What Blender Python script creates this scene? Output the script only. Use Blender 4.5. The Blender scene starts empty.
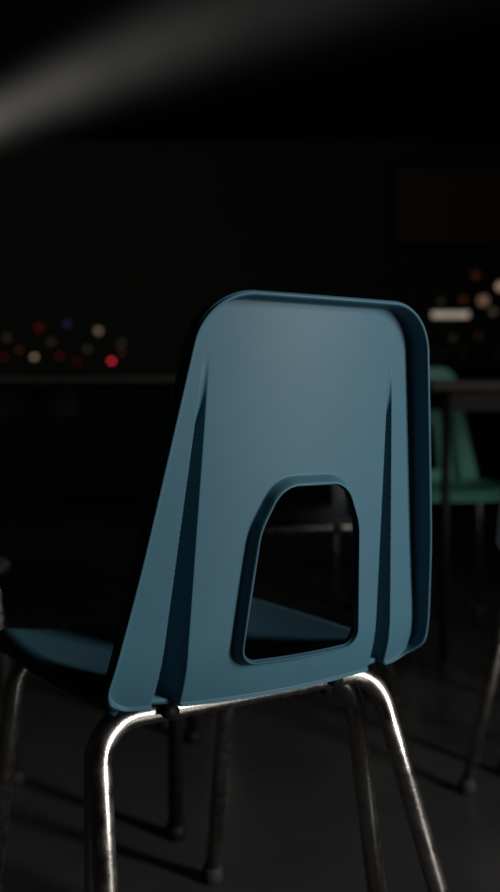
import bpy, bmesh, math, random
from mathutils import Vector, Matrix
random.seed(3)
S=bpy.context.scene
S.view_settings.view_transform='Standard'
COL=S.collection

# ---------------- materials ----------------
def mat(name,col,rough=.5,metal=0.,noise=0.,nscale=8.,bump=0.,bscale=200.,emit=None,estr=0.,spec=.5,rvar=0.):
    m=bpy.data.materials.new(name); m.use_nodes=True
    nt=m.node_tree; b=nt.nodes['Principled BSDF']
    b.inputs['Base Color'].default_value=(*col,1); b.inputs['Roughness'].default_value=rough
    b.inputs['Metallic'].default_value=metal; b.inputs['Specular IOR Level'].default_value=spec
    tc=nt.nodes.new('ShaderNodeTexCoord')
    if noise>0:
        n=nt.nodes.new('ShaderNodeTexNoise'); n.inputs['Scale'].default_value=nscale; n.inputs['Detail'].default_value=6
        nt.links.new(tc.outputs['Object'],n.inputs['Vector'])
        mx=nt.nodes.new('ShaderNodeMix'); mx.data_type='RGBA'
        mx.inputs['A'].default_value=(*[c*(1-noise) for c in col],1); mx.inputs['B'].default_value=(*[min(1,c*(1+noise)) for c in col],1)
        nt.links.new(n.outputs['Fac'],mx.inputs['Factor']); nt.links.new(mx.outputs['Result'],b.inputs['Base Color'])
        if rvar>0:
            mr=nt.nodes.new('ShaderNodeMapRange'); mr.inputs['From Min'].default_value=.3; mr.inputs['From Max'].default_value=.7
            mr.inputs['To Min'].default_value=max(0,rough-rvar); mr.inputs['To Max'].default_value=rough+rvar
            nt.links.new(n.outputs['Fac'],mr.inputs['Value']); nt.links.new(mr.outputs['Result'],b.inputs['Roughness'])
    if bump>0:
        n2=nt.nodes.new('ShaderNodeTexNoise'); n2.inputs['Scale'].default_value=bscale; n2.inputs['Detail'].default_value=3
        nt.links.new(tc.outputs['Object'],n2.inputs['Vector'])
        bp=nt.nodes.new('ShaderNodeBump'); bp.inputs['Strength'].default_value=bump; bp.inputs['Distance'].default_value=.001
        nt.links.new(n2.outputs['Fac'],bp.inputs['Height']); nt.links.new(bp.outputs['Normal'],b.inputs['Normal'])
    if emit:
        b.inputs['Emission Color'].default_value=(*emit,1); b.inputs['Emission Strength'].default_value=estr
    return m
M_blue=mat('blue_plastic',(.050,.134,.186),.52,noise=.10,nscale=9,bump=.04,bscale=500,spec=.3)
M_teal=mat('teal_plastic',(.10,.36,.27),.5,noise=.08)
M_dark=mat('charcoal_plastic',(.02,.025,.03),.5,noise=.1)
M_chrome=mat('chrome_tube',(.52,.49,.45),.29,1,noise=.3,nscale=60,rvar=.08,bump=.2,bscale=300)
M_glide=mat('rubber_glide',(.02,.02,.02),.7)
M_floor=mat('floor_concrete',(.048,.048,.050),.30,noise=.3,nscale=3,rvar=.08,spec=.4,bump=.3,bscale=60)
M_wall=mat('wall_paint',(.045,.048,.042),.9,noise=.3,nscale=1.5,spec=.1)
M_ceil=mat('ceiling_paint',(.03,.03,.028),.95,noise=.2,spec=.05)
M_wood=mat('table_laminate',(.035,.025,.017),.55,noise=.35,nscale=12,spec=.2)
M_darkwood=mat('dark_wood',(.012,.010,.008),.7,noise=.3,nscale=10,spec=.12)
M_blackmetal=mat('black_steel',(.006,.006,.006),.6,0,spec=.2)

# ---------------- helpers ----------------
def mkobj(name,bm,mats,parent=None,smooth=True):
    me=bpy.data.meshes.new(name); bm.normal_update(); bm.to_mesh(me); bm.free()
    for m in mats: me.materials.append(m)
    if smooth:
        for p in me.polygons: p.use_smooth=True
    o=bpy.data.objects.new(name,me); COL.objects.link(o)
    if parent: o.parent=parent
    return o
def box(bm,x0,x1,y0,y1,z0,z1,mi=0,bev=0.):
    vs=[bm.verts.new((x,y,z)) for z in (z0,z1) for y in (y0,y1) for x in (x0,x1)]
    F=[(0,2,3,1),(4,5,7,6),(0,1,5,4),(2,6,7,3),(0,4,6,2),(1,3,7,5)]
    fs=[bm.faces.new([vs[i] for i in f]) for f in F]
    for f in fs: f.material_index=mi
    if bev>0:
        es=list({e for f in fs for e in f.edges})
        r=bmesh.ops.bevel(bm,geom=es,offset=bev,segments=3,affect='EDGES',profile=.5)
        for f in r['faces']: f.material_index=mi
def fillet(pts,rad,seg=10):
    pts=[Vector(p) for p in pts]; out=[pts[0]]
    for i in range(1,len(pts)-1):
        a,b,c=pts[i-1],pts[i],pts[i+1]; r=rad[i] if isinstance(rad,(list,tuple)) else rad
        if r<=0: out.append(b); continue
        d1=(a-b).normalized(); d2=(c-b).normalized(); ang=d1.angle(d2)
        t=min(r/math.tan(ang/2),(a-b).length*.49,(c-b).length*.49); r2=t*math.tan(ang/2)
        bis=(d1+d2).normalized(); cen=b+bis*(r2/math.sin(ang/2))
        p1=b+d1*t-cen; p2=b+d2*t-cen; th=p1.angle(p2); ax=p1.cross(p2).normalized()
        for k in range(seg+1):
            out.append(cen+Matrix.Rotation(th*k/seg,3,ax)@p1)
    out.append(pts[-1]); return out
def tube(bm,path,r,n=20,mi=0,cap=True):
    path=[Vector(p) for p in path]
    T=[(path[min(i+1,len(path)-1)]-path[max(i-1,0)]).normalized() for i in range(len(path))]
    ref=Vector((0,0,1)) if abs(T[0].z)<.9 else Vector((1,0,0))
    N=(ref-T[0]*ref.dot(T[0])).normalized(); rings=[]
    for i,p in enumerate(path):
        N=(N-T[i]*N.dot(T[i])).normalized(); B=T[i].cross(N)
        rr=r[i] if isinstance(r,list) else r
        rings.append([bm.verts.new(p+(N*math.cos(2*math.pi*k/n)+B*math.sin(2*math.pi*k/n))*rr) for k in range(n)])
    for a,b in zip(rings,rings[1:]):
        for k in range(n):
            f=bm.faces.new((a[k],a[(k+1)%n],b[(k+1)%n],b[k])); f.material_index=mi
    if cap:
        bm.faces.new(rings[0][::-1]).material_index=mi; bm.faces.new(rings[-1]).material_index=mi
    return rings
def rpoly(pts,rads,seg=14):
    n=len(pts); out=[]
    P=[Vector((p[0],p[1],0)) for p in pts]
    for i in range(n):
        f=fillet([P[i-1],P[i],P[(i+1)%n]],[0,rads[i],0],seg)[1:-1]
        out+= [(q.x,q.y) for q in f]
    return out
def resample(poly,N):
    L=[0]; n=len(poly)
    for i in range(n):
        a,b=poly[i],poly[(i+1)%n]; L.append(L[-1]+math.dist(a,b))
    out=[];j=0
    for k in range(N):
        s=L[-1]*k/N
        while L[j+1]<s: j+=1
        a,b=poly[j],poly[(j+1)%n]; t=(s-L[j])/max(1e-9,L[j+1]-L[j])
        out.append((a[0]+(b[0]-a[0])*t,a[1]+(b[1]-a[1])*t))
    return out
def rayhit(poly,c,d):
    best=None;n=len(poly)
    for i in range(n):
        a,b=poly[i],poly[(i+1)%n]
        ex,ey=b[0]-a[0],b[1]-a[1]; den=d[0]*ey-d[1]*ex
        if abs(den)<1e-12: continue
        ax,ay=a[0]-c[0],a[1]-c[1]
        t=(ax*ey-ay*ex)/den; s=(ax*d[1]-ay*d[0])/den
        if t>0 and -1e-6<=s<=1+1e-6 and (best is None or t>best): best=t
    return best
def sm(a,b,x):
    t=max(0,min(1,(x-a)/(b-a))); return t*t*(3-2*t)

# ---------------- shell chair ----------------
TILT=.117; ZB=.422; H=.378; WT=.124; WB=.190; KC=.80
DU=.006; DN=.022
def heightfield(u,v):
    n=-KC*u*u
    if v<.325:
        k=(.325-v)/.325
        sg=1 if u>0 else -1
        uc=.103+.022*k-.006*sg*(1-k); hw=.0022+.0108*k; dp=.037*k**.95
        t=(abs(u)-uc)/hw
        if abs(t)<1:
            n-=dp*(1-abs(t)**2.6)*min(1,k*5)
    if v<.06: n-=.010*((.06-v)/.06)**2
    return n
def back_pt(u,v,n):
    y=-(v*math.sin(TILT)+n*math.cos(TILT)); z=ZB+v*math.cos(TILT)-n*math.sin(TILT)
    return (u,y,z)
def build_back(mt,parent,NA=420,NR=110):
    ins=.006
    outer=rpoly([(-WB+ins,.002),(WB-ins,.002),(WT-ins,H-ins),(-WT+ins,H-ins)],[.024,.028,.048,.048])
    hx=.004
    hole=rpoly([(-.068+hx,.040),(.070+hx,.040),(.058+hx,.165),(.038+hx,.207),(-.036+hx,.207),(-.056+hx,.165)],[.016,.016,.06,.03,.03,.06])
    C=(hx,.115)
    op=resample(outer,NA); bm=bmesh.new(); rings=[]
    hp=[]
    for p in op:
        dx,dy=p[0]-C[0],p[1]-C[1]; L=math.hypot(dx,dy); d=(dx/L,dy/L)
        t=rayhit(hole,C,d); hp.append((C[0]+d[0]*t,C[1]+d[1]*t))
    DH=.011
    for j in range(NR+1):
        t=j/NR; ring=[]
        tt=t**1.12
        for a,b in zip(hp,op):
            u=a[0]+(b[0]-a[0])*tt; v=a[1]+(b[1]-a[1])*tt
            s=math.dist((u,v),a)
            n=heightfield(u,v)+DH*(1-sm(.0008,.0078,s))
            ring.append(bm.verts.new(back_pt(u,v,n)))
        rings.append(ring)
    prof=[(.15,.05),(.28,.14),(.38,.30),(.46,.48),(.54,.66),(.62,.82),(.70,.93),(.84,.99),(1.05,1.0),(1.15,.985)]
    for (fo,fn) in prof:
        ring=[]
        for i,p in enumerate(op):
            q0=op[i-1];q1=op[(i+1)%NA]; tx,ty=q1[0]-q0[0],q1[1]-q0[1]; l=math.hypot(tx,ty); nx,ny=ty/l,-tx/l
            bot=sm(-.2,-.98,ny) if ny<0 else 0
            fac=(1-.88*bot)*(.7+.3*sm(0,.16,p[1]))
            u=p[0]+nx*DU*fo*(1-.5*bot); v=p[1]+ny*DU*fo*(1-.5*bot)
            n=heightfield(p[0],p[1])+DN*fn*fac
            ring.append(bm.verts.new(back_pt(u,v,n)))
        rings.append(ring)
    for a,b in zip(rings,rings[1:]):
        for k in range(NA):
            bm.faces.new((a[k],b[k],b[(k+1)%NA],a[(k+1)%NA]))
    bmesh.ops.recalc_face_normals(bm,faces=bm.faces[:])
    o=mkobj('backrest_shell',bm,[mt],parent)
    me=o.data
    if sum(p.normal.y for p in me.polygons)>0: me.flip_normals()
    s=o.modifiers.new('thick','SOLIDIFY'); s.thickness=.0045; s.offset=-1
    b=o.modifiers.new('bev','BEVEL'); b.width=.0013; b.segments=3; b.limit_method='ANGLE'; b.angle_limit=math.radians(60)
    return o
def build_seat(mt,parent):
    bm=bmesh.new(); NU,NV=48,56; SD=.38; g=[]
    for j in range(NV+1):
        t=j/NV; row=[]
        half=.180+.012*math.sin(math.pi*min(1,t*1.05))
        if t>.86: half-=.045*(1-math.sqrt(max(0,1-((t-.86)/.14)**2)))
        if t<.06: half-=.012*(1-t/.06)
        for i in range(NU+1):
            s=-1+2*i/NU; u=s*half
            y=.018+(KC+.05)*u*u*(1-t)+t*SD
            z=.434-.014*math.sin(math.pi*t)*(1-s*s)
            z+=.008*abs(s)**4
            z-=.030*sm(.82,1.0,t)**1.5
            z-=.008*(1-sm(0,.06,t))
            z-=.016*sm(.93,1.0,abs(s))
            row.append(bm.verts.new((u,y,z)))
        g.append(row)
    for j in range(NV):
        for i in range(NU):
            bm.faces.new((g[j][i],g[j][i+1],g[j+1][i+1],g[j+1][i]))
    o=mkobj('seat_shell',bm,[mt],parent)
    s=o.modifiers.new('thick','SOLIDIFY'); s.thickness=.005; s.offset=-1
    return o
def build_frame(parent,R=.0112):
    def U(name,top,foot,r=R,bend=.045):
        (ut,nt_,zt),(uf,nf)=top,foot
        bm=bmesh.new()
        pts=[(-uf,-nf,.012),(-ut,-nt_,zt),(ut,-nt_,zt),(uf,-nf,.012)]
        tube(bm,fillet(pts,[0,bend,bend,0],14),r,24)
        for s in (-1,1):
            tube(bm,[(s*uf,-nf,0),(s*uf,-nf,.004),(s*uf,-nf,.022),(s*uf,-nf,.026)],[r*1.15,r*1.45,r*1.3,r*1.05],20,1)
        return mkobj(name,bm,[M_chrome,M_glide],parent)
    U('rear_leg_frame',(.168,-.076,.402),(.209,.062))
    U('front_leg_frame',(.150,-.355,.405),(.168,-.440))
    U('support_leg_frame',(.158,-.106,.395),(.180,-.058))
    bm=bmesh.new()
    for s in (-1,1):
        tube(bm,fillet([(s*.10,.055,.405),(s*.10,.2,.400),(s*.10,.355,.405)],.05),.008,14)
        for y in (.076,.355): box(bm,s*.10-.022,s*.10+.022,y-.016,y+.016,.412,.420,0,.002)
        tube(bm,[(s*.10,.076,.416),(s*.10,.076,.386)],.006,10)
    mkobj('seat_bracket',bm,[M_blackmetal],parent)
def chair(name,loc,rot,mt,hi=False,scale=1.):
    e=bpy.data.objects.new(name,None); COL.objects.link(e); e.empty_display_size=.2
    build_back(mt,e,*( (720,230) if hi else (160,46)))
    build_seat(mt,e); build_frame(e)
    e.location=loc; e.rotation_euler=(0,0,rot); e.scale=(scale,)*3
    return e

chair('school_chair',(.0395,.907,0),.567,M_blue,True)
chair('school_chair.001',(.12,2.22,0),.1,M_dark)
chair('school_chair.002',(.600,1.62,0),-.6,M_dark)
chair('school_chair.003',(.575,3.20,0),math.pi+.15,M_teal,False,1.04)
chair('school_chair.004',(-.60,1.29,0),.0,M_dark)

# ---------------- tables ----------------
def table(name,x0,x1,y0,y1,h,top,legs,apron=True,th=.028):
    e=bpy.data.objects.new(name,None); COL.objects.link(e)
    cx,cy=(x0+x1)/2,(y0+y1)/2; e.location=(cx,cy,0)
    hx,hy=(x1-x0)/2,(y1-y0)/2
    bm=bmesh.new(); box(bm,-hx,hx,-hy,hy,h-th,h,0,.005); mkobj('table_top',bm,[top],e,False)
    bm=bmesh.new(); q=.05 if apron else .25
    box(bm,-hx+q,hx-q,-hy+q,-hy+q+.02,h-th-.05,h-th,0); box(bm,-hx+q,hx-q,hy-q-.02,hy-q,h-th-.05,h-th,0)
    mkobj('apron',bm,[M_blackmetal],e,False)
    for i,(sx,sy) in enumerate([(-1,-1),(1,-1),(1,1),(-1,1)]):
        bm=bmesh.new(); tube(bm,[(sx*(hx-.05),sy*(hy-.05),.02),(sx*(hx-.05),sy*(hy-.05),h-th)],.012,18)
        tube(bm,[(sx*(hx-.05),sy*(hy-.05),0),(sx*(hx-.05),sy*(hy-.05),.022)],.016,18,0)
        mkobj('leg_%d'%(i+1),bm,[legs],e)
table('dining_table',.46,1.66,2.42,2.96,.764,M_wood,M_blackmetal)
table('dining_table.001',-1.35,-.07,1.46,2.0,.748,M_darkwood,M_blackmetal,False,.016)

# ---------------- room ----------------
def slab(name,x0,x1,y0,y1,z0,z1,m):
    bm=bmesh.new(); box(bm,x0,x1,y0,y1,z0,z1); return mkobj(name,bm,[m],None,False)
slab('floor',-4,4,-2,8,-.1,0,M_floor)
slab('ceiling',-4,4,-2,8,2.9,3.0,M_ceil)
slab('wall_back',-4,4,8,8.1,0,2.9,M_wall)
slab('wall_front',-4,4,-2.1,-2,0,2.9,M_wall)
slab('wall_left',-4.1,-4,-2,8,0,2.9,M_wall)
slab('wall_right',4,4.1,-2,8,0,2.9,M_wall)
slab('baseboard_back',-4,4,7.98,8,0,.1,M_darkwood)
bm=bmesh.new(); box(bm,1.2,2.7,7.975,7.995,2.05,2.68,0,.003)
for a in ((1.16,1.2,2.01,2.72),(2.7,2.74,2.01,2.72),(1.2,2.7,2.01,2.05),(1.2,2.7,2.68,2.72)): box(bm,a[0],a[1],7.965,7.999,a[2],a[3],1,.004)
mkobj('notice_board',bm,[mat('cork',(.10,.075,.055),.9,noise=.4,nscale=30),M_darkwood],None,False)

def counter(name,x0,x1,y0,y1,h):
    bm=bmesh.new(); box(bm,x0+.03,x1-.03,y0+.04,y1,.08,h-.04,0,.004); box(bm,x0,x1,y0,y1+.02,h-.04,h,1,.006); box(bm,x0+.06,x1-.06,y0+.1,y1-.04,0,.08,0)
    n=int((x1-x0)/.6)
    for i in range(n):
        w=(x1-x0-.1)/n; a=x0+.05+i*w
        box(bm,a+.01,a+w-.01,y0+.025,y0+.042,.12,h-.07,1,.004)
        box(bm,a+w-.08,a+w-.06,y0+.012,y0+.026,h-.25,h-.13,0,.002)
    return mkobj(name,bm,[M_darkwood,M_darkwood],None,False)
counter('serving_counter',.9,3.2,6.2,6.8,.95)
counter('sideboard',-3.2,-.5,6.2,6.8,.9)

def emis(name,c,s): return mat(name,(.02,.02,.02),.4,emit=c,estr=s)
def blobs(name,items):
    cols={}; mats=[M_blackmetal]; bm=bmesh.new()
    for (x,y,z,r,c,s) in items:
        key=(c,s)
        if key not in cols: cols[key]=len(mats); mats.append(emis(name+'_glow_%d'%len(mats),c,s))
        g=bmesh.ops.create_icosphere(bm,subdivisions=2,radius=r,matrix=Matrix.Translation((x,y,z)))
        for v in g['verts']:
            for f in v.link_faces: f.material_index=cols[key]
        tube(bm,[(x,y,z+r*.8),(x,y,z+r*2)],r*.5,8)
    its=sorted(items,key=lambda q:q[0])
    tube(bm,[(q[0],q[1]+.01,q[2]+q[3]*2) for q in its],.003,8)
    return mkobj(name,bm,mats)
R=(1,.03,.06);W=(1,.72,.5);B=(.3,.3,1);O=(1,.35,.1)
d=6.3
def place(L): return [((px-250)/949*d,d,.7+(405-py)/949*d,r,c,s) for (px,py,c,s,r) in L]
blobs('string_lights',place([(112,361,R,1.7,.013),(99,331,W,.20,.020),(68,324,B,.05,.02),(35,357,W,.40,.015),(60,356,R,.10,.014),(40,328,R,.06,.022),(8,338,W,.03,.02),(88,349,W,.05,.015),(20,350,O,.06,.014),(122,343,W,.03,.02),(122,352,O,.06,.014),(52,342,W,.03,.02),(78,362,R,.06,.014),(4,357,R,.07,.014)]))
blobs('warm_glow_blobs',place([(499,287,W,.34,.028),(482,301,(1,.6,.4),.13,.036),(462,300,O,.03,.024),(474,276,O,.04,.022),(440,302,W,.03,.018),(492,312,W,.07,.02),(452,338,W,.015,.025),(478,336,O,.02,.022)]))  # self-glowing blobs stand in for warm lights and lit clutter
bm=bmesh.new(); box(bm,-.16,.16,-.02,.02,-.03,.03,0,.01); box(bm,-.13,.13,-.028,-.018,-.02,.02,1,.003)
for x in (-.12,.12): tube(bm,[(x,0,.03),(x,0,1.56)],.004,8)
o=mkobj('strip_lamp',bm,[M_blackmetal,emis('strip_glow',(1,.82,.68),.34)],None,False); o.location=(1.42,6.78,1.34)
bm=bmesh.new()
for k in range(7):
    x=1.1+k*.12; h=.16+.06*random.random()
    tube(bm,[(x,6.5,.951),(x,6.5,.951+h*.6),(x,6.5,.951+h*.75),(x,6.5,.951+h)],[.03,.03,.012,.012],14)
mkobj('bottle_row',bm,[mat('bottle_glass',(.05,.03,.02),.1,spec=.6)])

# ---------------- pale streak high up: self-glowing volume imitates lit haze, no lamp feeds it ----------------
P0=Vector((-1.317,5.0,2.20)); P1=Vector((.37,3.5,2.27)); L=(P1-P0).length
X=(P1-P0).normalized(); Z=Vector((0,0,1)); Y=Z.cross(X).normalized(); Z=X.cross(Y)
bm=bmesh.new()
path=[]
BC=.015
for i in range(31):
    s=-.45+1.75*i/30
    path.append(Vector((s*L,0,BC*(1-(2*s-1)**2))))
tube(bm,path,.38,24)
vm=bpy.data.materials.new('glowing_haze'); vm.use_nodes=True; nt=vm.node_tree
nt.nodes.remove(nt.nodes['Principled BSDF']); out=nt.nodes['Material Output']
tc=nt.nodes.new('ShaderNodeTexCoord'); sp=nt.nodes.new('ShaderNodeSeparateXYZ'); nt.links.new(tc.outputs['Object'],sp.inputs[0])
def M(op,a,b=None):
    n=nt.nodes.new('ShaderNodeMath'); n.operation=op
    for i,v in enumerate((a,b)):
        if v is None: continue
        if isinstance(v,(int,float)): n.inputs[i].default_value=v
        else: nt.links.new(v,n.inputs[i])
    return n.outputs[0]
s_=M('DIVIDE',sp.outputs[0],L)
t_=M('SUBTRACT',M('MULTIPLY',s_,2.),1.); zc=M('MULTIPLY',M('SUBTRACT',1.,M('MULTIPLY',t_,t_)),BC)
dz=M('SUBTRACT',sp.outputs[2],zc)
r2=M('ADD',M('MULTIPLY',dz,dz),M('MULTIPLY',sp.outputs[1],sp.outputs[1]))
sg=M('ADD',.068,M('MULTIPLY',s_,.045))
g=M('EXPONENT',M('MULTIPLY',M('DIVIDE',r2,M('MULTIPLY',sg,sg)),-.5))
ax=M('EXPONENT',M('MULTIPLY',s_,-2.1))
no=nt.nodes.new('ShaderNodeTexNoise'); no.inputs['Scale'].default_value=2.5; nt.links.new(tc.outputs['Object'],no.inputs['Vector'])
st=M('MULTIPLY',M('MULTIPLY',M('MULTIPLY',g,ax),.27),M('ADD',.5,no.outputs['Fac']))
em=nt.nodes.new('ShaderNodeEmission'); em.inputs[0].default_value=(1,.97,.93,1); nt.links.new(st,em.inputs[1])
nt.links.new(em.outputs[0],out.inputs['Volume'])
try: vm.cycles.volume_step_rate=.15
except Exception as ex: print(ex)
o=mkobj('glow_streak',bm,[vm]); o.matrix_world=Matrix.Translation(P0)@Matrix((X,Y,Z)).transposed().to_4x4()

# ---------------- lights ----------------
def area(name,loc,tgt,size,power,col=(1,1,1),spread=180,sy=None):
    l=bpy.data.lights.new(name,'AREA'); l.size=size; l.energy=power; l.color=col; l.spread=math.radians(spread)
    if sy: l.shape='RECTANGLE'; l.size_y=sy
    o=bpy.data.objects.new(name,l); COL.objects.link(o); o.location=loc
    o.rotation_euler=(Vector(tgt)-Vector(loc)).to_track_quat('-Z','Y').to_euler(); return o
def spot(name,loc,tgt,ang,power,col=(1,1,1),rad=.1,blend=1):
    l=bpy.data.lights.new(name,'SPOT'); l.energy=power; l.color=col; l.spot_size=math.radians(ang); l.spot_blend=blend; l.shadow_soft_size=rad
    o=bpy.data.objects.new(name,l); COL.objects.link(o); o.location=loc
    o.rotation_euler=(Vector(tgt)-Vector(loc)).to_track_quat('-Z','Y').to_euler(); return o
area('key_light',(2.05,-.15,.98),(.05,.92,.55),.28,18,(1,.97,.93),110,1.0)  # key light from the right, source unseen; no window stands there
spot('teal_fill',(1.1,2.5,2.4),(.65,3.0,.6),40,4.5,(1,.95,.85))  # added unseen fill that brightens the teal chair
spot('leg_fill',(2.6,2.7,.9),(.4,1.95,.2),34,16,(1,.93,.85))  # added fill out of view, makes the background chrome legs gleam
spot('wall_fill',(0,3,2.85),(0,8,1.5),115,30,(1,1,.93),.2)  # added spot above the view, replaces ambient on the back wall

w=bpy.data.worlds.new('night'); S.world=w; w.use_nodes=True
w.node_tree.nodes['Background'].inputs[0].default_value=(.5,.6,.6,1); w.node_tree.nodes['Background'].inputs[1].default_value=.004

# ---------------- camera ----------------
cd=bpy.data.cameras.new('camera'); cam=bpy.data.objects.new('camera',cd); COL.objects.link(cam); S.camera=cam
cam.location=(0,0,.70); cam.rotation_euler=(math.pi/2-.043,0,0)
cd.sensor_fit='VERTICAL'; cd.sensor_height=36; cd.lens=949/892*36; cd.clip_start=.02
cd.dof.use_dof=True; cd.dof.focus_distance=.90; cd.dof.aperture_fstop=3.0
